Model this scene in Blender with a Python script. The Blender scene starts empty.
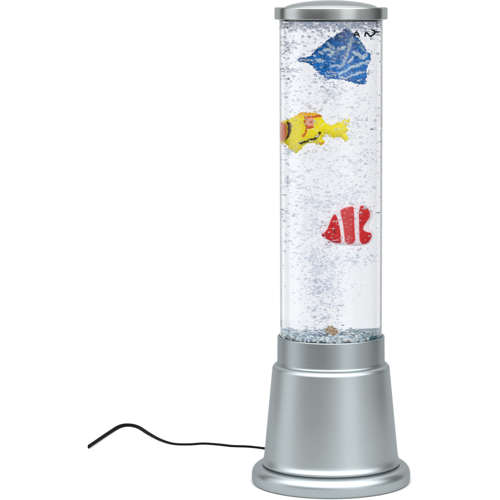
import bpy, bmesh, math, random
import numpy as np
from mathutils import Vector, noise

# ---------------------------------------------------------------- camera, world, light
K = 0.0008                     # metres per unit; one unit is about one photo pixel at the lamp
D = 2120.0                     # camera distance in units
SC = bpy.context.scene
F = 2120.0                     # focal length in photo pixels
HORIZON = 3.0
PITCH = math.atan((250 - HORIZON) / F)
AXIS = 331.0                   # photo column of the lamp's axis (the photograph is cropped off-centre)
XC = 0.0
def slope(py):                 # downward slope of the sight line at photo row py
    return math.tan(PITCH + math.atan((py - 250) / F))
ZC = slope(481.0) * D
def Z(py, y=0.0):              # height of a point at depth y seen at photo row py
    return ZC - slope(py) * (D + y)
def PX(z, px, y=0.0):          # x of a point at height z seen in column px
    dy, dz = D + y, z - ZC
    depth = dy * math.cos(PITCH) - dz * math.sin(PITCH)
    return XC + (px - AXIS) / F * depth
def RR(half, py):              # radius that shows as half a width at row py
    z = Z(py)
    return half / F * (D * math.cos(PITCH) - (z - ZC) * math.sin(PITCH))

cam_data = bpy.data.cameras.new("camera")
cam = bpy.data.objects.new("camera", cam_data)
SC.collection.objects.link(cam)
SC.camera = cam
cam_data.sensor_width = 36
cam_data.lens = 36 * F / 500
cam_data.shift_x = (250 - AXIS) / 500
cam_data.clip_start = 0.05
cam_data.clip_end = 100
cam.location = (XC * K, -D * K, ZC * K)
cam.rotation_euler = (math.pi / 2 - PITCH, 0, 0)

SC.view_settings.view_transform = 'Standard'
SC.view_settings.look = 'None'
SC.view_settings.exposure = 0
SC.view_settings.gamma = 1
SC.cycles.max_bounces = 40
SC.cycles.transmission_bounces = 40
SC.cycles.glossy_bounces = 8
SC.cycles.diffuse_bounces = 4
SC.cycles.caustics_refractive = True
SC.cycles.caustics_reflective = True

def studio_world():
    """A white studio all round: bright overhead light tent, an added front fill for the fish, darker gaps between the soft boxes on the camera's side."""
    w = bpy.data.worlds.new("World")
    SC.world = w
    w.use_nodes = True
    nt = w.node_tree
    nt.nodes.clear()
    N, L = nt.nodes.new, nt.links.new
    out = N('ShaderNodeOutputWorld'); bg = N('ShaderNodeBackground')
    tc = N('ShaderNodeTexCoord'); sp = N('ShaderNodeSeparateXYZ')
    L(tc.outputs['Generated'], sp.inputs[0])
    neg = N('ShaderNodeMath'); neg.operation = 'MULTIPLY'; neg.inputs[1].default_value = -1
    L(sp.outputs['Y'], neg.inputs[0])
    at = N('ShaderNodeMath'); at.operation = 'ARCTAN2'
    L(sp.outputs['X'], at.inputs[0]); L(neg.outputs[0], at.inputs[1])
    mr = N('ShaderNodeMapRange')
    mr.inputs['From Min'].default_value = -math.pi; mr.inputs['From Max'].default_value = math.pi
    L(at.outputs[0], mr.inputs['Value'])
    ramp = N('ShaderNodeValToRGB')
    L(mr.outputs[0], ramp.inputs[0])
    stops = [(-180, 1.0), (-131, 1.0), (-122, .03), (-111, .05), (-103, 1.4), (-80, 1.5), (-66, .5),
             (-52, .2), (-14, .17), (-2, .42), (18, .75), (24, 1.5), (44, 1.5), (56, .62),
             (82, .5), (104, .16), (122, .03), (131, 1.0), (180, 1.0)]
    cr = ramp.color_ramp
    while len(cr.elements) < len(stops):
        cr.elements.new(.5)
    for e, (a, v) in zip(cr.elements, stops):
        e.position = (a + 180) / 360
        e.color = (v, v, v, 1)
    # height: the pattern holds near the horizon, the tent above and the added front fill are bright
    def step(sock, a, b):
        n = N('ShaderNodeMapRange'); n.interpolation_type = 'SMOOTHSTEP'
        n.inputs['From Min'].default_value = a; n.inputs['From Max'].default_value = b
        L(sock, n.inputs['Value']); return n.outputs[0]
    def op(kind, a, b):
        n = N('ShaderNodeMath'); n.operation = kind; L(a, n.inputs[0]); L(b, n.inputs[1]); return n.outputs[0]
    front_fill = op('MULTIPLY', step(sp.outputs['Z'], .2, .42), step(neg.outputs[0], -.1, .3))  # unseen fill added on the camera's side to brighten the fish
    el = step(sp.outputs['Z'], .6, .85)
    mix = N('ShaderNodeMix'); mix.data_type = 'RGBA'
    L(el, mix.inputs['Factor'])
    sc1 = N('ShaderNodeMix'); sc1.data_type = 'RGBA'; sc1.blend_type = 'MULTIPLY'
    sc1.inputs['Factor'].default_value = 1
    L(ramp.outputs[0], sc1.inputs['A']); sc1.inputs['B'].default_value = (1.07, 1.075, 1.085, 1)
    L(sc1.outputs['Result'], mix.inputs['A'])
    mix.inputs['B'].default_value = (2.0, 2.02, 2.05, 1)
    mix2 = N('ShaderNodeMix'); mix2.data_type = 'RGBA'
    L(front_fill, mix2.inputs['Factor']); L(mix.outputs['Result'], mix2.inputs['A'])
    mix2.inputs['B'].default_value = (3.9, 3.92, 3.95, 1)
    L(mix2.outputs['Result'], bg.inputs['Color'])
    bg.inputs['Strength'].default_value = 1.0
    L(bg.outputs[0], out.inputs[0])
studio_world()

# ---------------------------------------------------------------- helpers
def link(name, me, parent=None, mat=None):
    o = bpy.data.objects.new(name, me)
    SC.collection.objects.link(o)
    if parent:
        o.parent = parent
    if mat and me is not None:
        me.materials.append(mat)
    return o
def tag(o, label=None, cat=None, group=None, kind=None):
    for k, v in (('label', label), ('category', cat), ('group', group), ('kind', kind)):
        if v:
            o[k] = v
    return o
def lathe(name, prof, parent, mat, seg=160, sharp=None, close=True, cx=0.0, cy=0.0):
    """prof: (radius, z) in units, first to last going round the outline with the solid on the left."""
    me = bpy.data.meshes.new(name)
    vs, fs, rings = [], [], []
    for r, z in prof:
        if r < 1e-6:
            rings.append([len(vs)]); vs.append((cx * K, cy * K, z * K))
        else:
            rings.append(list(range(len(vs), len(vs) + seg)))
            for i in range(seg):
                a = 2 * math.pi * i / seg
                vs.append(((cx + r * math.cos(a)) * K, (cy + r * math.sin(a)) * K, z * K))
    pairs = list(zip(rings[:-1], rings[1:]))
    if close and len(rings[0]) > 1 and len(rings[-1]) > 1:
        pairs.append((rings[-1], rings[0]))
    for a, b in pairs:
        for i in range(seg):
            j = (i + 1) % seg
            if len(a) == 1 and len(b) > 1:
                fs.append((a[0], b[j], b[i]))
            elif len(b) == 1 and len(a) > 1:
                fs.append((a[i], a[j], b[0]))
            elif len(a) > 1:
                fs.append((a[i], a[j], b[j], b[i]))
    me.from_pydata(vs, [], fs)
    bm = bmesh.new(); bm.from_mesh(me)
    bmesh.ops.recalc_face_normals(bm, faces=bm.faces)
    for e in bm.edges:
        if len(e.link_faces) == 2 and e.calc_face_angle(0) > math.radians(32):
            e.smooth = False
    for f in bm.faces:
        f.smooth = True
    bm.to_mesh(me); bm.free()
    return link(name, me, parent, mat)
def arc(cx, cz, r, a0, a1, n=8, rz=None):
    rz = r if rz is None else rz
    return [(cx + r * math.cos(math.radians(a0 + (a1 - a0) * i / n)), cz + rz * math.sin(math.radians(a0 + (a1 - a0) * i / n))) for i in range(n + 1)]

def new_mat(name):
    m = bpy.data.materials.new(name); m.use_nodes = True
    m.node_tree.nodes.clear()
    out = m.node_tree.nodes.new('ShaderNodeOutputMaterial')
    return m, m.node_tree.nodes.new, m.node_tree.links.new, out
def principled(name, col, rough=.5, metal=0.0, **kw):
    m, N, L, out = new_mat(name)
    p = N('ShaderNodeBsdfPrincipled'); L(p.outputs[0], out.inputs[0])
    p.inputs['Base Color'].default_value = (*col, 1)
    p.inputs['Roughness'].default_value = rough
    p.inputs['Metallic'].default_value = metal
    if metal > .5:
        p.inputs['Specular Tint'].default_value = (.55, .57, .58, 1)
    for k, v in kw.items():
        p.inputs[k].default_value = v
    return m, N, L, p
def glass(name, col, ior, rough=0.0):
    m, N, L, out = new_mat(name)
    g = N('ShaderNodeBsdfGlass'); L(g.outputs[0], out.inputs[0])
    g.inputs['Color'].default_value = (*col, 1)
    g.inputs['IOR'].default_value = ior
    g.inputs['Roughness'].default_value = rough
    return m, N, L, g

def silver(name, col, r0, r1, fleck=.02, ring=0.0, metal=.95):
    """satin silver lacquer: metal flake, faint horizontal turning lines, slight uneven gloss"""
    m, N, L, p = principled(name, col, r0, metal)
    tc = N('ShaderNodeTexCoord')
    n1 = N('ShaderNodeTexNoise'); n1.inputs['Scale'].default_value = 2600; n1.inputs['Detail'].default_value = 1
    L(tc.outputs['Object'], n1.inputs['Vector'])
    n2 = N('ShaderNodeTexNoise'); n2.inputs['Scale'].default_value = 18; n2.inputs['Detail'].default_value = 4
    L(tc.outputs['Object'], n2.inputs['Vector'])
    mr = N('ShaderNodeMapRange'); L(n2.outputs[0], mr.inputs['Value'])
    mr.inputs['From Min'].default_value = .3; mr.inputs['From Max'].default_value = .7
    mr.inputs['To Min'].default_value = r0; mr.inputs['To Max'].default_value = r1
    L(mr.outputs[0], p.inputs['Roughness'])
    mc = N('ShaderNodeMapRange'); L(n1.outputs[0], mc.inputs['Value'])
    mc.inputs['From Min'].default_value = .25; mc.inputs['From Max'].default_value = .75
    mc.inputs['To Min'].default_value = 1 - fleck * 4; mc.inputs['To Max'].default_value = 1 + fleck * 4
    mx = N('ShaderNodeMix'); mx.data_type = 'RGBA'; mx.blend_type = 'MULTIPLY'
    mx.inputs['Factor'].default_value = 1; mx.inputs['A'].default_value = (*col, 1)
    L(mc.outputs[0], mx.inputs['B']); L(mx.outputs['Result'], p.inputs['Base Color'])
    b1 = N('ShaderNodeBump'); b1.inputs['Strength'].default_value = .05; b1.inputs['Distance'].default_value = .0002
    L(n1.outputs[0], b1.inputs['Height'])
    if ring:
        mp = N('ShaderNodeMapping'); mp.inputs['Scale'].default_value = (4, 4, 1500)
        L(tc.outputs['Object'], mp.inputs[0])
        n3 = N('ShaderNodeTexNoise'); n3.inputs['Scale'].default_value = 1; n3.inputs['Detail'].default_value = 3
        L(mp.outputs[0], n3.inputs['Vector'])
        b2 = N('ShaderNodeBump'); b2.inputs['Strength'].default_value = ring; b2.inputs['Distance'].default_value = .0003
        L(n3.outputs[0], b2.inputs['Height']); L(b1.outputs[0], b2.inputs['Normal'])
        L(b2.outputs[0], p.inputs['Normal'])
    else:
        L(b1.outputs[0], p.inputs['Normal'])
    return m

# ---------------------------------------------------------------- the white table
def build_table():
    m, N, L, p = principled('white_laminate', (.57, .57, .57), .75)
    p.inputs['Specular IOR Level'].default_value = .2
    w, y0, y1, t, r = .52, -.32, .58, .02, .1
    pts = []
    for cx, cy, a in ((w - r, y0 + r, -90), (w - r, y1 - r, 0), (-w + r, y1 - r, 90), (-w + r, y0 + r, 180)):
        for i in range(9):
            q = math.radians(a + i * 90 / 8)
            pts.append((cx + r * math.cos(q), cy + r * math.sin(q)))
    bm = bmesh.new()
    vs = [bm.verts.new((x, y, 0)) for x, y in pts]
    f = bm.faces.new(vs)
    ext = bmesh.ops.extrude_face_region(bm, geom=[f])
    for v in ext['geom']:
        if isinstance(v, bmesh.types.BMVert):
            v.co.z -= t
    bmesh.ops.recalc_face_normals(bm, faces=bm.faces)
    me = bpy.data.meshes.new('table_surface'); bm.to_mesh(me); bm.free()
    tag(link('table_surface', me, None, m), 'plain white surface the lamp and its cord rest on', 'surface', kind='structure')
build_table()

# ---------------------------------------------------------------- lamp: base, collar, tube, cap
R = RR(51.9, 30)              # outside of the tube
RI = R - 3.0                  # inside of the wall
Z_COLLAR = Z(335.2)
Z_FLOOR = Z(336.7)            # floor of the water
Z_CAPB = Z(19.5)

lamp = link('bubble_lamp', None)
tag(lamp, 'silver bubble lamp with a tall clear water tube on a flared round base', 'lamp')

M_base = silver('silver_lacquer', (.325, .36, .366), .30, .34, .012)
M_wall = silver('silver_lacquer_wall', (.338, .374, .38), .35, .39, .012)
M_collar = silver('turned_silver', (.295, .33, .338), .32, .37, .012, ring=.25)
M_cap = silver('polished_silver', (.38, .40, .395), .2, .25, .01, ring=.1)

rf = 81.2                      # foot radius
zs = Z(460.5)                  # where the body meets the foot
rb0, rb1 = 68.6, 59.6          # body radius, bottom and top
zt = Z(363.5)                  # shoulder of the body
foot = [(0, 1.2), (rf - 14, 1.2), (rf - 13, 0), (rf - 3.0, 0)]
foot += arc(rf - 2.6, 2.2, 2.0, -80, 0, 5)
foot += [(rf - .4, 5.5), (rf - .5, 7.5)]
foot += arc(rf - 8.6, 8.2, 8.2, 4, 78, 12, rz=10.2)
foot += [(rb0 + 1.9, zs - 2.9), (rb0 + 1.0, zs - 2.7), (rb0 - .5, zs - 2.7), (rb0 - 2.5, zs - 2.7), (0, zs - 2.2)]
lathe('foot', foot, lamp, M_base)
body = [(rb0 - 2.2, zs - 2.6), (rb0 + .7, zs - 2.5), (rb0 + 1.5, zs - 1.9), (rb0 + 1.9, zs - .9), (rb0 + 1.8, zs + .2), (rb0 + 1.2, zs + 1.4), (rb0 + .4, zs + 2.8), (rb0 - .2, zs + 5), (rb0 - .7, zs + 8)]
body += [(rb0 - .7 + (rb1 - rb0 + .7) * t, zs + 8 + (zt - 13 - zs) * t) for t in (.25, .5, .75, 1)]
body += arc(rb1 - 5.2, zt - 5, 5.2, 4, 82, 10, rz=5.6)
body += [(R + 1.9, zt + .2), (R + 1.5, zt - 1.6), (R - 1.5, zt - 1.8)]
bo = lathe('base_body', body, lamp, M_wall)
rc = RR(53.8, 345)
collar = [(R + .25, zt - 1.2), (rc + .9, zt - 1.2), (rc + .8, zt + 1.2), (rc + .1, zt + 2.2), (rc, zt + 4)]
collar += [(rc - .3, Z_COLLAR - 1.5)] + arc(rc - 1.3, Z_COLLAR - 1, 1.0, 10, 90, 4) + [(R + .5, Z_COLLAR), (R + .25, Z_COLLAR - .5)]
lathe('collar', collar, lamp, M_collar)

zr = Z(7.3)
rcap = RR(56.6, 12)
cap = [(R + .25, Z_CAPB), (rcap - 1.0, Z_CAPB)] + arc(rcap - 1.0, Z_CAPB + 1.0, 1.0, -80, 0, 4)
cap += [(rcap + .1, (Z_CAPB + zr) / 2)] + arc(rcap - 1.5, zr - 1.5, 1.5, 0, 85, 5)
cap += [(rcap - 5, zr + .1), (rcap - 6.2, zr - .5)]
cap += [(46, zr + .1)]
for i in range(1, 13):
    a = math.radians(90 * i / 12)
    cap.append((46 * math.cos(a) if i < 12 else 0, zr + .1 + 7.0 * math.sin(a) ** 1.35))
cap += [(0, Z_CAPB + 5), (R + .25, Z_CAPB + 5)]
lathe('cap', cap, lamp, M_cap, close=True)

M_tube, *_ = glass('clear_acrylic', (.950, .953, .961), 1.49)
lathe('tube', [(0, zt - 1.5), (R, zt - 1.5), (R, Z_CAPB + 4.5), (0, Z_CAPB + 4.5)], lamp, M_tube, seg=256)
M_water, *_ = glass('water', (.950, .953, .961), 1.33 / 1.49)
lathe('water', [(0, Z_FLOOR + .4), (RI, Z_FLOOR + .4), (RI, Z_CAPB + 2), (0, Z_CAPB + 2)], lamp, M_water, seg=256)

M_cap_shade, *_ = principled('grey_green_shade', (.07, .09, .085), .5)
lathe('cap_shade_ring', [(RI - 4, Z_CAPB - 1.6), (RI - .8, Z_CAPB - 1.9), (RI - .8, Z_CAPB + 1.4), (RI - 4, Z_CAPB + 1.4)], lamp, M_cap_shade)  # dark ring added under the cap; its colour paints in the shade line

# plug that closes the tube, with a moulded ring and lamp lenses set in its face
M_plug, N_, L_, p_ = principled('teal_grey_plastic', (.07, .19, .23), .3)
plug = [(0, Z_FLOOR - 14), (RI + .8, Z_FLOOR - 14), (RI + .8, Z_FLOOR - .6), (RI - 1, Z_FLOOR), (RI - 6, Z_FLOOR), (RI - 7, Z_FLOOR - 1.0), (30, Z_FLOOR - 1.0), (29, Z_FLOOR), (0, Z_FLOOR)]
lathe('tube_plug', plug, lamp, M_plug)
# raised housing of the lights on the right-hand side, its wall following the tube
def housing():
    bm = bmesh.new(); pts = []
    ro = RI - 1.2
    for i in range(25):
        a = math.radians(-38 + 118 * i / 24); pts.append((ro * math.cos(a), ro * math.sin(a)))
    pts += [(8.5, 30), (8.5, -6), (22, -14)]
    lo = [bm.verts.new((x * K, y * K, (Z_FLOOR - .5) * K)) for x, y in pts]
    hi = [bm.verts.new((x * K, y * K, (Z_FLOOR + 4.6) * K)) for x, y in pts]
    n = len(pts)
    bm.faces.new(hi); bm.faces.new(lo[::-1])
    for i in range(n): bm.faces.new((lo[i], lo[(i + 1) % n], hi[(i + 1) % n], hi[i]))
    bmesh.ops.bevel(bm, geom=[e for e in bm.edges if all(v in hi for v in e.verts)], offset=.7 * K, segments=3, affect='EDGES')
    bmesh.ops.recalc_face_normals(bm, faces=bm.faces)
    me = bpy.data.meshes.new('light_housing'); bm.to_mesh(me); bm.free()
    link('light_housing', me, lamp, M_plug)
housing()
def gravel():
    rg = random.Random(5)
    m, N, L, p = principled('crystal_gravel', (1, 1, 1), .15)
    a = N('ShaderNodeVertexColor'); a.layer_name = 'paint'; L(a.outputs['Color'], p.inputs['Base Color'])
    bm = bmesh.new(); bmesh.ops.create_icosphere(bm, subdivisions=1, radius=1)
    bv = [v.co.copy() for v in bm.verts]; bf = [[v.index for v in f.verts] for f in bm.faces]; bm.free()
    V, Fc, Cl = [], [], []
    cols = [(.86, .9, .9), (.8, .86, .85), (.6, .74, .74), (.62, .78, .84), (.34, .52, .68), (.3, .42, .46), (.95, .95, .92)]
    k = 0
    while k < 900:
        t = rg.uniform(0, 2 * math.pi); q = (RI - 2.2) * math.sqrt(rg.random())
        x, y = q * math.cos(t), q * math.sin(t)
        if x > 6 and y > -16 + .5 * max(0, 22 - x) and not (x > 30 and y < -26): continue
        if math.hypot(x, y + 3) < 5.5: continue
        r = rg.uniform(.8, 2.4); z = Z_FLOOR + rg.uniform(.6, 4.0)
        c = cols[min(6, int(rg.random() * 7))]
        b = len(V)
        for v in bv:
            s_ = r * rg.uniform(.7, 1.25)
            V.append(((x + v.x * s_) * K, (y + v.y * s_) * K, max(z + v.z * s_, Z_FLOOR + .45) * K)); Cl.append(c)
        Fc += [[b + i for i in f] for f in bf]; k += 1
    me = bpy.data.meshes.new('gravel_bed'); me.from_pydata(V, [], Fc)
    ca = me.color_attributes.new('paint', 'FLOAT_COLOR', 'POINT')
    for i, c in enumerate(Cl): ca.data[i].color = (*c, 1)
    tag(link('gravel_bed', me, lamp, m), kind='stuff')
gravel()

# air stone: rough tan lump
def lump(name, c, r, col, mat, parent, amp=.25, seed=0, sub=4, sq=(1, 1, 1)):
    bm = bmesh.new()
    bmesh.ops.create_icosphere(bm, subdivisions=sub, radius=1)
    for v in bm.verts:
        n = noise.fractal(v.co * 2.2 + Vector((seed, 0, 0)), .7, 2, 4)
        v.co *= 1 + amp * n
        v.co = Vector(((c[0] + v.co.x * r * sq[0]) * K, (c[1] + v.co.y * r * sq[1]) * K, (c[2] + v.co.z * r * sq[2]) * K))
    for f in bm.faces: f.smooth = True
    me = bpy.data.meshes.new(name); bm.to_mesh(me); bm.free()
    return link(name, me, parent, mat)
M_stone, N_, L_, p_ = principled('tan_air_stone', (.55, .33, .17), .85)
nz = N_('ShaderNodeTexNoise'); nz.inputs['Scale'].default_value = 900; nz.inputs['Detail'].default_value = 4
tc_ = N_('ShaderNodeTexCoord'); L_(tc_.outputs['Object'], nz.inputs['Vector'])
cr_ = N_('ShaderNodeValToRGB'); L_(nz.outputs[0], cr_.inputs[0]); L_(cr_.outputs[0], p_.inputs['Base Color'])
cr_.color_ramp.elements[0].position = .38; cr_.color_ramp.elements[0].color = (.28, .15, .07, 1)
cr_.color_ramp.elements[1].position = .62; cr_.color_ramp.elements[1].color = (.72, .52, .34, 1)
lump('air_stone', (0, -3, Z_FLOOR + 6.2), 5.4, None, M_stone, lamp, .25, 3, 4, (.9, .9, 1.2))

# ---------------------------------------------------------------- cord
M_cord, *_ = principled('black_rubber', (.002, .002, .002), .8)
M_cord.node_tree.nodes['Principled BSDF'].inputs['Specular IOR Level'].default_value = .08
def ground(px, py, z):
    y = (ZC - z) / slope(py) - D
    return (PX(z, px, y), y, z)
def catmull(pts, n):
    out = []
    P = [Vector(p) for p in pts]
    P = [2 * P[0] - P[1]] + P + [2 * P[-1] - P[-2]]
    for i in range(1, len(P) - 2):
        for k in range(n):
            t = k / n
            a, b, c, d = P[i - 1:i + 3]
            out.append(.5 * ((2 * b) + (c - a) * t + (2 * a - 5 * b + 4 * c - d) * t * t + (3 * b - a - 3 * c + d) * t ** 3))
    out.append(P[-2])
    return out
def build_cord():
    row = [(88.5, 447.5), (98, 441), (109, 433.5), (119, 427.3), (128, 425.3), (138, 427), (149, 433.5), (161, 439.6), (174, 443.3),
           (189, 443.8), (203, 443), (218, 443.9), (232, 445.4), (248, 446), (263, 447.6)]
    pts = [ground(a, b, 1.6) for a, b in row]
    pts += [(-40, 128, 4), (-22, 104, 15), (-8, 84, 27), (-3, 72, 31), (-2, 62, 31.5)]
    path = catmull(pts, 8)
    bm = bmesh.new(); prev = None; seg = 16; rings = []
    n = len(path)
    for i, p in enumerate(path):
        t = (path[min(i + 1, n - 1)] - path[max(i - 1, 0)]).normalized()
        side = Vector((0, 0, 1)).cross(t).normalized(); up = t.cross(side)
        s = i / (n - 1)
        # flat two-core flex that lies on edge at its free end and turns flat further along
        tw = max(0.0, 1 - s / .42); tw = tw * tw * (3 - 2 * tw)
        ang = tw * math.pi / 2
        wa, wb = 2.15, 1.15
        lift = abs(math.sin(ang)) * (wa - wb)
        ring = []
        for k in range(seg):
            q = 2 * math.pi * k / seg
            u = wa * math.cos(q); v = wb * math.sin(q) * (1 - .18 * math.exp(-(math.cos(q) / .22) ** 2))
            uu = u * math.cos(ang) - v * math.sin(ang); vv = u * math.sin(ang) + v * math.cos(ang)
            w = p + side * uu + up * (vv + lift - .5 * (1 - tw))
            ring.append(bm.verts.new(w * K))
        rings.append(ring)
    for a, b in zip(rings[:-1], rings[1:]):
        for k in range(seg):
            f = bm.faces.new((a[k], a[(k + 1) % seg], b[(k + 1) % seg], b[k])); f.smooth = True
    bm.faces.new(rings[0][::-1]); bm.faces.new(rings[-1])
    bmesh.ops.recalc_face_normals(bm, faces=bm.faces)
    me = bpy.data.meshes.new('power_cord'); bm.to_mesh(me); bm.free()
    co = link('power_cord', me, lamp, M_cord)
    g = lathe('strain_relief', [(0, -6), (4.6, -6), (4.8, 1.5), (3.8, 2.2), (3.4, 7), (2.6, 12), (2.1, 12.2), (0, 12.2)], co, M_cord, seg=32)
    g.rotation_euler = (-math.pi / 2, 0, 0)
    g.location = (-2 * K, 64.5 * K, 31.2 * K)
build_cord()

# ---------------------------------------------------------------- fish
def x_in_water(px, z):
    """where inside the water, on the plane through the axis, a thing must hang to be seen at column px"""
    b = max(-R * .997, min(R * .997, PX(z, px)))
    n = 1.33
    tilt = math.asin(b / R) - math.asin(b / (n * R))
    return b / n / math.cos(tilt)
def chaikin(p, it=2):
    for _ in range(it):
        q = []
        for i in range(len(p)):
            a, b = p[i], p[(i + 1) % len(p)]
            q += [(.75 * a[0] + .25 * b[0], .75 * a[1] + .25 * b[1]), (.25 * a[0] + .75 * b[0], .25 * a[1] + .75 * b[1])]
        p = q
    return np.array(p)
def inside(P, poly):
    x, y = P[:, 0], P[:, 1]; res = np.zeros(len(P), bool)
    for i in range(len(poly)):
        (x0, y0), (x1, y1) = poly[i], poly[(i + 1) % len(poly)]
        if y0 == y1: continue
        c = ((y0 > y) != (y1 > y)) & (x < (x1 - x0) * (y - y0) / (y1 - y0) + x0)
        res ^= c
    return res
def seg_dist(P, a, b):
    a, b = np.array(a, float), np.array(b, float); d = b - a
    t = np.clip(((P - a) @ d) / max(d @ d, 1e-9), 0, 1)
    q = a + t[:, None] * d
    return np.hypot(*(P - q).T), q
def edge_dist(P, poly):
    best = np.full(len(P), 1e9); bq = P.copy()
    for i in range(len(poly)):
        d, q = seg_dist(P, poly[i], poly[(i + 1) % len(poly)])
        m = d < best; best[m] = d[m]; bq[m] = q[m]
    return best, bq
def poly_px(pts, s, ox, oy, it=1):
    return chaikin([(x / s + ox, y / s + oy) for x, y in pts], it)

def ragged(poly, amp, sc, seed):
    out = []
    for i in range(len(poly)):
        a, b = poly[i], poly[(i + 1) % len(poly)]
        n = max(1, int(np.hypot(*(b - a)) / .5))
        for k in range(n):
            out.append(a + (b - a) * k / n)
    return np.array([(x + amp * noise.fractal(Vector((x * sc, y * sc, seed)), .6, 2, 3), y + amp * noise.fractal(Vector((x * sc, y * sc, seed + 9)), .6, 2, 3)) for x, y in out])
def fish_mat(name, rough=.3):
    m, N, L, p = principled(name, (1, 1, 1), rough)
    a = N('ShaderNodeVertexColor'); a.layer_name = 'paint'
    L(a.outputs['Color'], p.inputs['Base Color'])
    p.inputs['Subsurface Weight'].default_value = 0
    p.inputs['Specular IOR Level'].default_value = .08
    tc = N('ShaderNodeTexCoord'); n = N('ShaderNodeTexNoise'); n.inputs['Scale'].default_value = 380; n.inputs['Detail'].default_value = 3
    L(tc.outputs['Object'], n.inputs['Vector'])
    b = N('ShaderNodeBump'); b.inputs['Strength'].default_value = .35; b.inputs['Distance'].default_value = .0006
    L(n.outputs[0], b.inputs['Height']); L(b.outputs[0], p.inputs['Normal'])
    return m
def srgb(c):
    c = np.asarray(c, float) / 255
    return np.where(c <= .04045, c / 12.92, ((c + .055) / 1.055) ** 2.4)

def fish(name, label, outline, paint, region, thick, y_at, relief=0.0, step=.45, seed=0):
    """a soft plastic fish: grid-filled outline, puffed on both sides, painted per vertex, split into its parts"""
    x0, y0 = outline.min(0) - 1; x1, y1 = outline.max(0) + 1
    nx, ny = int((x1 - x0) / step) + 1, int((y1 - y0) / step) + 1
    gx, gy = np.meshgrid(x0 + np.arange(nx + 1) * step, y0 + np.arange(ny + 1) * step, indexing='ij')
    P = np.stack([gx.ravel(), gy.ravel()], 1)
    C = P + step / 2
    cin = inside(C, outline).reshape(nx + 1, ny + 1)
    cin[-1, :] = False; cin[:, -1] = False
    d, q = edge_dist(P, outline)
    ins = inside(P, outline)
    idx = lambda i, j: i * (ny + 1) + j
    quads = [(i, j) for i in range(nx) for j in range(ny) if cin[i, j]]
    used = set(); count = {}
    for i, j in quads:
        for a, b in ((i, j), (i + 1, j), (i + 1, j + 1), (i, j + 1)):
            k = idx(a, b); used.add(k); count[k] = count.get(k, 0) + 1
    P2 = P.copy(); sd = np.where(ins, d, 0.0)
    for k in used:
        if count[k] < 4:
            P2[k] = q[k]; sd[k] = 0
    col = paint(P)
    rnd = np.array([noise.fractal(Vector((p[0] * .16 + seed, p[1] * .16, 0)), .8, 2, 3) for p in P]) if relief else np.zeros(len(P))
    t = thick * (1 - np.exp(-sd / 3.2)) + relief * rnd * np.minimum(1, sd / 2)
    t = np.where(sd > 0, np.maximum(t, .25), 0.12)
    zc = Z(float(outline[:, 1].mean())); xc = x_in_water(float(outline[:, 0].mean()), zc)
    yc = y_at(outline.mean(0)[None])[0]
    root = link(name, None); root.location = (xc * K, yc * K, zc * K)
    tag(root, label, 'fish', 'plastic fish drifting in the lamp tube')
    W = {}
    ya = y_at(P2)
    for k in used:
        z = Z(P2[k, 1]); x = x_in_water(P2[k, 0], z)
        W[k] = ((x - xc) * K, (ya[k] - yc) * K, (z - zc) * K)
    groups = {}
    for i, j in quads:
        groups.setdefault(region(x0 + (i + .5) * step, y0 + (j + .5) * step), []).append((i, j))
    mat = fish_mat(name + '_plastic')
    outer = {}
    for i, j in quads:
        ks = [idx(i, j), idx(i, j + 1), idx(i + 1, j + 1), idx(i + 1, j)]
        for a, b in zip(ks, ks[1:] + ks[:1]):
            outer[frozenset((a, b))] = outer.get(frozenset((a, b)), 0) + 1
    for part, qs in groups.items():
        vmap = {}; vs = []; fs = []; cols = []
        def v(k, s):
            if (k, s) not in vmap:
                vmap[(k, s)] = len(vs)
                a = W[k]; vs.append((a[0], a[1] + s * t[k] * K, a[2])); cols.append(col[k])
            return vmap[(k, s)]
        eset = {}
        for i, j in qs:
            ks = [idx(i, j), idx(i, j + 1), idx(i + 1, j + 1), idx(i + 1, j)]
            fs.append([v(k, -1) for k in ks]); fs.append([v(k, 1) for k in ks[::-1]])
            for a, b in zip(ks, ks[1:] + ks[:1]):
                if (b, a) in eset: del eset[(b, a)]
                else: eset[(a, b)] = 1
        for a, b in eset:
            if outer[frozenset((a, b))] > 1: continue
            fs.append([v(b, -1), v(a, -1), v(a, 1), v(b, 1)])
        me = bpy.data.meshes.new(part); me.from_pydata(vs, [], fs)
        ca = me.color_attributes.new('paint', 'FLOAT_COLOR', 'POINT')
        for n_, c in enumerate(cols): ca.data[n_].color = (*c, 1)
        for f in me.polygons: f.use_smooth = True
        bm = bmesh.new(); bm.from_mesh(me); bm.to_mesh(me); bm.free()
        link(part, me, root, mat)
    return root

def stroke(P, col, pts, w, c, soft=.35):
    d = np.full(len(P), 1e9)
    for a, b in zip(pts[:-1], pts[1:]):
        d = np.minimum(d, seg_dist(P, a, b)[0])
    f = np.clip((w - d) / soft + .5, 0, 1)[:, None]
    return col * (1 - f) + srgb(c) * f
def fill(P, col, poly, c, soft=.5, grow=0.0):
    d, _ = edge_dist(P, poly); s = np.where(inside(P, poly), d, -d)
    f = np.clip((s + grow) / soft + .5, 0, 1)[:, None]
    return col * (1 - f) + srgb(c) * f
def fbm(P, s, seed, H=.8):
    return np.array([noise.fractal(Vector((p[0] * s + seed, p[1] * s, seed)), H, 2.1, 4) for p in P])

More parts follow.
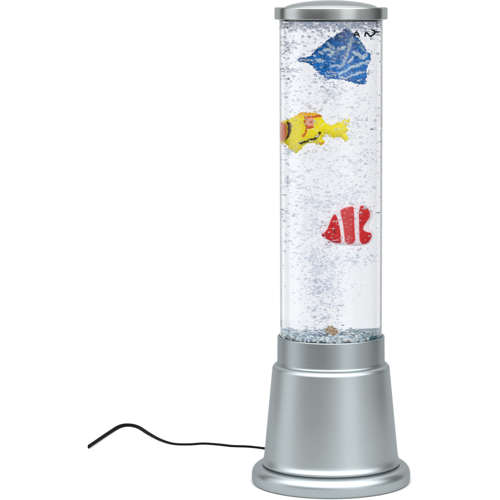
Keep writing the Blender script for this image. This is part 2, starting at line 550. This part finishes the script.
# red and white fish
S = 6.25
red_outline = poly_px([(62, 266), (80, 240), (108, 205), (125, 160), (150, 128), (185, 100), (235, 84), (300, 84), (345, 82), (380, 100), (392, 135), (388, 175), (366, 212), (372, 236), (396, 250), (397, 290), (376, 328), (340, 339), (220, 339), (150, 325), (95, 296)], S, 310, 190, 2)
red_panels = [poly_px(p, S, 310, 190, 1) for p in (
    [(72, 268), (105, 248), (128, 190), (148, 146), (162, 146), (178, 190), (192, 260), (196, 322), (165, 322), (120, 300), (80, 282)],
    [(188, 122), (215, 106), (272, 94), (276, 120), (280, 240), (286, 322), (225, 328), (218, 260), (208, 180)],
    [(312, 94), (345, 94), (374, 122), (378, 160), (352, 196), (334, 225), (338, 246), (362, 258), (384, 262), (386, 290), (362, 326), (318, 326), (314, 240)])]
def red_paint(P):
    col = np.tile(srgb((255, 240, 242)), (len(P), 1))
    for pl in red_panels:
        col = fill(P, col, pl, (216, 6, 16), .8, .5)
        inner = np.where(inside(P, pl), edge_dist(P, pl)[0], 0)
    n = fbm(P, .35, 5)
    reds = col[:, 1] < .3
    col[reds] *= (1 + .22 * n[reds])[:, None]
    col = stroke(P, col, [(333.5, 226.5), (335, 231)], .8, (120, 6, 16), .8)
    return np.clip(col, 0, 1)
fish('red_fish', 'red and white banded fish, lowest of the three in the tube', red_outline, red_paint,
     lambda x, y: 'tail_fin' if x > 358.3 else 'body', 3.2, lambda P: P[:, 0] * 0 - 2.0)

# yellow fish
S = 5.0
yel_outline = poly_px([(66, 108), (105, 100), (130, 92), (150, 72), (190, 58), (276, 62), (288, 90), (302, 112), (330, 122), (350, 118), (362, 104), (378, 110), (392, 94), (424, 90), (420, 116), (404, 126), (418, 146), (402, 156), (422, 184), (412, 212), (388, 196), (378, 178), (360, 186), (330, 184), (302, 164), (290, 190), (300, 218), (265, 226), (240, 208), (192, 218), (186, 244), (150, 266), (124, 240), (105, 216), (66, 212)], S, 265, 100, 2)
yel_outline = ragged(yel_outline, 1.5, .45, 4)
def q5(*p): return [(x / 5.0 + 265, y / 5.0 + 100) for x, y in p]
def yel_paint(P):
    n = fbm(P, .3, 9)
    P = P + np.stack([fbm(P, .35, 3), fbm(P, .35, 21)], 1) * .7
    base = np.tile(srgb((255, 235, 20)), (len(P), 1))
    up = np.clip((112 + 6 - P[:, 1] + 2 * n) / 6, 0, 1) * np.clip((322 - P[:, 0]) / 4, 0, 1) * np.clip((P[:, 0] - 288) / 6, 0, 1)
    base = base * (1 - .8 * up[:, None]) + srgb((250, 150, 30)) * .8 * up[:, None]
    col = base
    col = fill(P, col, poly_px([(60, 112), (96, 110), (108, 125), (106, 180), (92, 206), (60, 208)], S, 265, 100, 1), (226, 116, 70), 1)
    col = fill(P, col, poly_px([(104, 104), (128, 108), (131, 130), (126, 160), (110, 196), (96, 208), (106, 180), (112, 140)], S, 265, 100, 1), (70, 28, 18), .8)
    col = fill(P, col, poly_px([(205, 84), (245, 86), (246, 110), (232, 134), (205, 132)], S, 265, 100, 1), (246, 176, 150), .8)
    col = stroke(P, col, q5((275, 75), (240, 80), (198, 82), (198, 120), (215, 136), (240, 128)), 1.15, (222, 92, 36), .7)
    col = stroke(P, col, q5((208, 138), (200, 160), (188, 178)), 1.2, (226, 104, 40), .9)
    col = stroke(P, col, q5((228, 108), (236, 104)), .9, (200, 70, 40), .7)
    col = stroke(P, col, q5((176, 212), (205, 204), (228, 192), (246, 192), (262, 178), (274, 158)), 1.15, (40, 36, 20), .6)
    col = stroke(P, col, q5((262, 214), (292, 210)), .8, (240, 150, 60), .8)
    for i in range(14):
        random.seed(40 + i); a = random.uniform(295, 344); b = random.uniform(122, 136)
        col = stroke(P, col, [(a, b), (a + random.uniform(1, 3), b + random.uniform(-1, 1))], .5, (255, 250, 150), .8)
    return np.clip(col * (1 + .06 * n)[:, None], 0, 1)
def yel_region(x, y):
    if x > 325.5: return 'tail_fin'
    if y > 143.2 and x < 303: return 'lower_fin'
    if y < 114.6 and x > 294: return 'top_fin'
    return 'body'
fish('yellow_fish', 'yellow fish with an orange face and black stripe beside the left wall', yel_outline, yel_paint, yel_region, 3.2,
     lambda P: P[:, 0] * 0 + 0.0)

# blue fish
S = 6.26
blu_outline = poly_px([(-78, 318), (-70, 300), (-45, 296), (-20, 296), (5, 290), (22, 262), (48, 240), (78, 222), (100, 190), (128, 176), (170, 150), (205, 128), (226, 100), (240, 112), (262, 138), (290, 170), (330, 215), (352, 262), (376, 276), (372, 320), (352, 345), (348, 400), (346, 468), (322, 466), (270, 455), (225, 440), (180, 432), (130, 430), (108, 436), (98, 420), (70, 405), (40, 378), (10, 345), (-20, 330), (-50, 322)], S, 310, 10, 1)
def q6(*p): return [(x / S + 310, y / S + 10) for x, y in p]
blu_outline = ragged(blu_outline, 1.15, .4, 2)
def blu_paint(P):
    n = fbm(P, .22, 3); n2 = fbm(P, .55, 17)
    Q = P; wx = fbm(P, .28, 31); wy = fbm(P, .28, 47); wz = fbm(P, .9, 7)
    P = P + np.stack([wx, wy], 1) * 1.5 + np.stack([wz, -wz], 1) * .5
    col = np.tile(srgb((0, 122, 208)), (len(P), 1)) * (1 + .5 * n)[:, None]
    light = (205, 236, 252)
    col = fill(P, col, poly_px([(165, 245), (180, 228), (215, 222), (230, 232), (200, 250), (175, 256)], S, 310, 10, 1), (225, 243, 252), .8)
    col = stroke(P, col, q6((262, 165), (252, 210), (238, 262), (218, 310), (200, 350), (165, 345), (132, 352)), 1.25, light, 1.4)
    col = stroke(P, col, q6((250, 200), (240, 250), (225, 290)), .8, (215, 232, 246), .9)
    col = stroke(P, col, q6((110, 205), (128, 225), (150, 240)), 1.2, light, 1.2)
    col = stroke(P, col, q6((95, 250), (120, 245), (148, 268), (120, 280)), 1.4, (225, 243, 252), .8)
    col = stroke(P, col, q6((60, 262), (76, 268)), 1.3, (220, 235, 245), 1)
    col = stroke(P, col, q6((55, 312), (80, 318)), 1.5, (214, 232, 246), 1)
    col = stroke(P, col, q6((-60, 308), (-20, 312), (18, 318)), .8, (205, 222, 232), .9)
    col = stroke(P, col, q6((178, 398), (222, 380), (262, 352), (310, 340), (365, 318)), 1.3, light, 1.3)
    col = stroke(P, col, q6((182, 415), (225, 428), (268, 405), (330, 385)), 1.0, (225, 243, 252), .8)
    col = stroke(P, col, q6((235, 330), (258, 310), (268, 290)), 1.0, (225, 243, 252), .8)
    col = stroke(P, col, q6((275, 262), (300, 275), (330, 300), (345, 285)), 1.6, (225, 243, 252), .8)
    col = stroke(P, col, q6((180, 162), (200, 160)), .9, (200, 225, 242), .8)
    col = stroke(P, col, q6((270, 180), (310, 215), (345, 262)), .7, (170, 212, 238), 1)
    spk = np.clip((n2 - .5) / .1, 0, 1)[:, None]
    col = col * (1 - .7 * spk) + srgb((170, 212, 240)) * .7 * spk
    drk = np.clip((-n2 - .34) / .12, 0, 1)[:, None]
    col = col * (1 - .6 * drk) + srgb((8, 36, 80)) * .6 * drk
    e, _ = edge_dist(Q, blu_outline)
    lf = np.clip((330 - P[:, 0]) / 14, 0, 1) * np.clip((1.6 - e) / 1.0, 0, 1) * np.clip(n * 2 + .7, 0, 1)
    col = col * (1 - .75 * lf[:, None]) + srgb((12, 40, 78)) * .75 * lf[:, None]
    return np.clip(col, 0, 1)
def blu_region(x, y):
    if y < 41 - (x - 338) * .1 and x < 352 and y < 38: return 'top_fin'
    if y > 66 + (x - 338) * -.1 and x > 337 and y + .45 * (x - 337) > 78: return 'tail_fin'
    return 'body'
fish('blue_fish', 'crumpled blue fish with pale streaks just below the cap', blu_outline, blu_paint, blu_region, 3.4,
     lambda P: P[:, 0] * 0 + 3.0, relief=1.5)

# ---------------------------------------------------------------- black letters on the tube, near its top
def tube_marks():
    M_ink, *_ = principled('black_ink', (.006, .012, .012), .9, **{'Specular IOR Level': .05})
    S = 6.26
    letters = [('letter_mark', [[(274, 165), (279, 147), (290, 137), (302, 147), (307, 165)], [(282, 155), (300, 155)]], 1.35),
               ('letter_mark', [[(344, 162), (348, 142), (360, 146), (378, 166)]], 1.7),
               ('letter_mark', [[(378, 166), (388, 160), (404, 150), (410, 138), (400, 128), (388, 126)], [(408, 138), (438, 138)]], 1.7)]
    ro = R + .12
    for name, strokes, w in letters:
        bm = bmesh.new()
        for st in strokes:
            st = [Vector((x / S + 310, y / S + 10)) for x, y in st]
            for a, b in zip(st[:-1], st[1:]):
                t = (b - a).normalized(); nrm = Vector((-t.y, t.x)) * w * .5; t = t * w * .35
                l = []
                for q in (a - t - nrm, b + t - nrm, b + t + nrm, a - t + nrm):
                    z = Z(q.y, -ro * .7); x = max(-ro * .985, min(ro * .985, PX(z, q.x, -ro * .7)))
                    th = math.asin(x / ro)
                    l.append([bm.verts.new((rr * math.sin(th) * K, -rr * math.cos(th) * K, z * K)) for rr in (ro, ro - .1)])
                for k in range(4):
                    m_ = l[(k + 1) % 4]; bm.faces.new((l[k][0], m_[0], m_[1], l[k][1]))
                bm.faces.new([v[0] for v in l]); bm.faces.new([v[1] for v in l[::-1]])
                ro += .004
        bmesh.ops.recalc_face_normals(bm, faces=bm.faces)
        me = bpy.data.meshes.new(name); bm.to_mesh(me); bm.free()
        link(name, me, lamp, M_ink)
tube_marks()

# ---------------------------------------------------------------- bubbles
def bubbles():
    random.seed(11)
    bm = bmesh.new()
    bmesh.ops.create_icosphere(bm, subdivisions=2, radius=1)
    bv = np.array([v.co[:] for v in bm.verts]); bf = np.array([[v.index for v in f.verts] for f in bm.faces]); bm.free()
    V, Fc = [], []; n = 0
    def add(c, r, flat):
        nonlocal n
        a = random.uniform(0, math.pi)
        s = bv * np.array([r * random.uniform(1, 1.3), r * random.uniform(1, 1.3), r * flat])
        ca, sa = math.cos(a), math.sin(a); s = s @ np.array([[ca, sa, 0], [-sa, ca, 0], [0, 0, 1]])
        V.append((s + np.array(c)) * K); Fc.append(bf + n * len(bv)); n += 1
    z0, z1 = Z_FLOOR + 3, Z_CAPB - 1
    lim = RI - 2.4
    fishes = [(red_outline, 8), (yel_outline, 8), (blu_outline, 9)]
    boxes = []
    for o, t in fishes:
        za, zb = Z(o[:, 1].max() + 1), Z(o[:, 1].min() - 1)
        boxes.append((x_in_water(o[:, 0].min() - 1, za), x_in_water(o[:, 0].max() + 1, za), za, zb, t))
    want = 6400
    clumps = [(random.gauss(0, .5), random.gauss(0, .5), random.random()) for _ in range(70)]; tries = 0
    while n < want and tries < 60000:
        tries += 1
        u = random.random()
        z = z0 + (z1 - z0) * u
        # plume: narrow at the air stone, filling the tube higher up
        spread = 9 + min(1, u / .55) * (lim - 5)
        if u < .45 and random.random() < .62 * (1 - u / .45) + .12: continue
        x = random.gauss(-7 * (1 - min(1, u / .6)), spread * (.55 if u < .45 else .8)); y = random.gauss(0, spread * (.6 if u < .45 else .8))
        r = .25 + random.expovariate(1 / .33); r = min(r, 1.6)
        if random.random() < .35:
            cx, cy, cu = random.choice(clumps)
            if cu * .9 > .12:
                z = z0 + (z1 - z0) * cu + random.gauss(0, 4)
                sp = 9 + min(1, cu / .55) * (lim - 5)
                x = cx * sp - 7 * (1 - min(1, cu / .6)) + random.gauss(0, 4.5); y = cy * sp + random.gauss(0, 5)
                if not z0 < z < z1: continue
        if math.hypot(x, y) + r * 1.3 > lim: continue
        if any(a < x < b and c < z < d and abs(y) < t for a, b, c, d, t in boxes): continue
        add((x, y, z), r, random.uniform(.6, .95))
    # foam crowded under the cap
    m0 = n
    while n < m0 + 500:
        a = random.uniform(0, 2 * math.pi); q = lim * math.sqrt(random.random()) - 1.5; q = abs(q)
        x, y = q * math.cos(a), q * math.sin(a)
        z = z1 - abs(random.gauss(0, 5.5))
        if z > Z_CAPB + .5: continue
        if any(aa < x < b and c < z < d and abs(y) < t for aa, b, c, d, t in boxes): continue
        add((x, y, z), random.uniform(.5, 1.9), .8)
    # glitter of large bubbles gathering round the air stone
    m0 = n
    while n < m0 + 130:
        a = random.uniform(0, 2 * math.pi); q = lim * math.sqrt(random.random()) - 2; q = abs(q)
        x, y = q * math.cos(a), q * math.sin(a)
        if random.random() < .5: x = random.gauss(-10, 6); y = random.gauss(-6, 7)
        if math.hypot(x, y) > lim - 2 or math.hypot(x, y + 3) < 6.5: continue
        add((x, y, Z_FLOOR + 5.2 + abs(random.gauss(0, 1.8))), random.uniform(.5, 1.4), .85)
    V = np.concatenate(V); Fc = np.concatenate(Fc)
    me = bpy.data.meshes.new('air_bubbles'); me.from_pydata(V.tolist(), [], Fc.tolist())
    me.polygons.foreach_set('use_smooth', [True] * len(me.polygons))
    m, *_ = glass('air_in_water', (.895, .91, .94), .83)
    tag(link('air_bubbles', me, None, m), 'swarm of tiny air bubbles rising through the water in the tube', 'bubbles', kind='stuff')
bubbles()
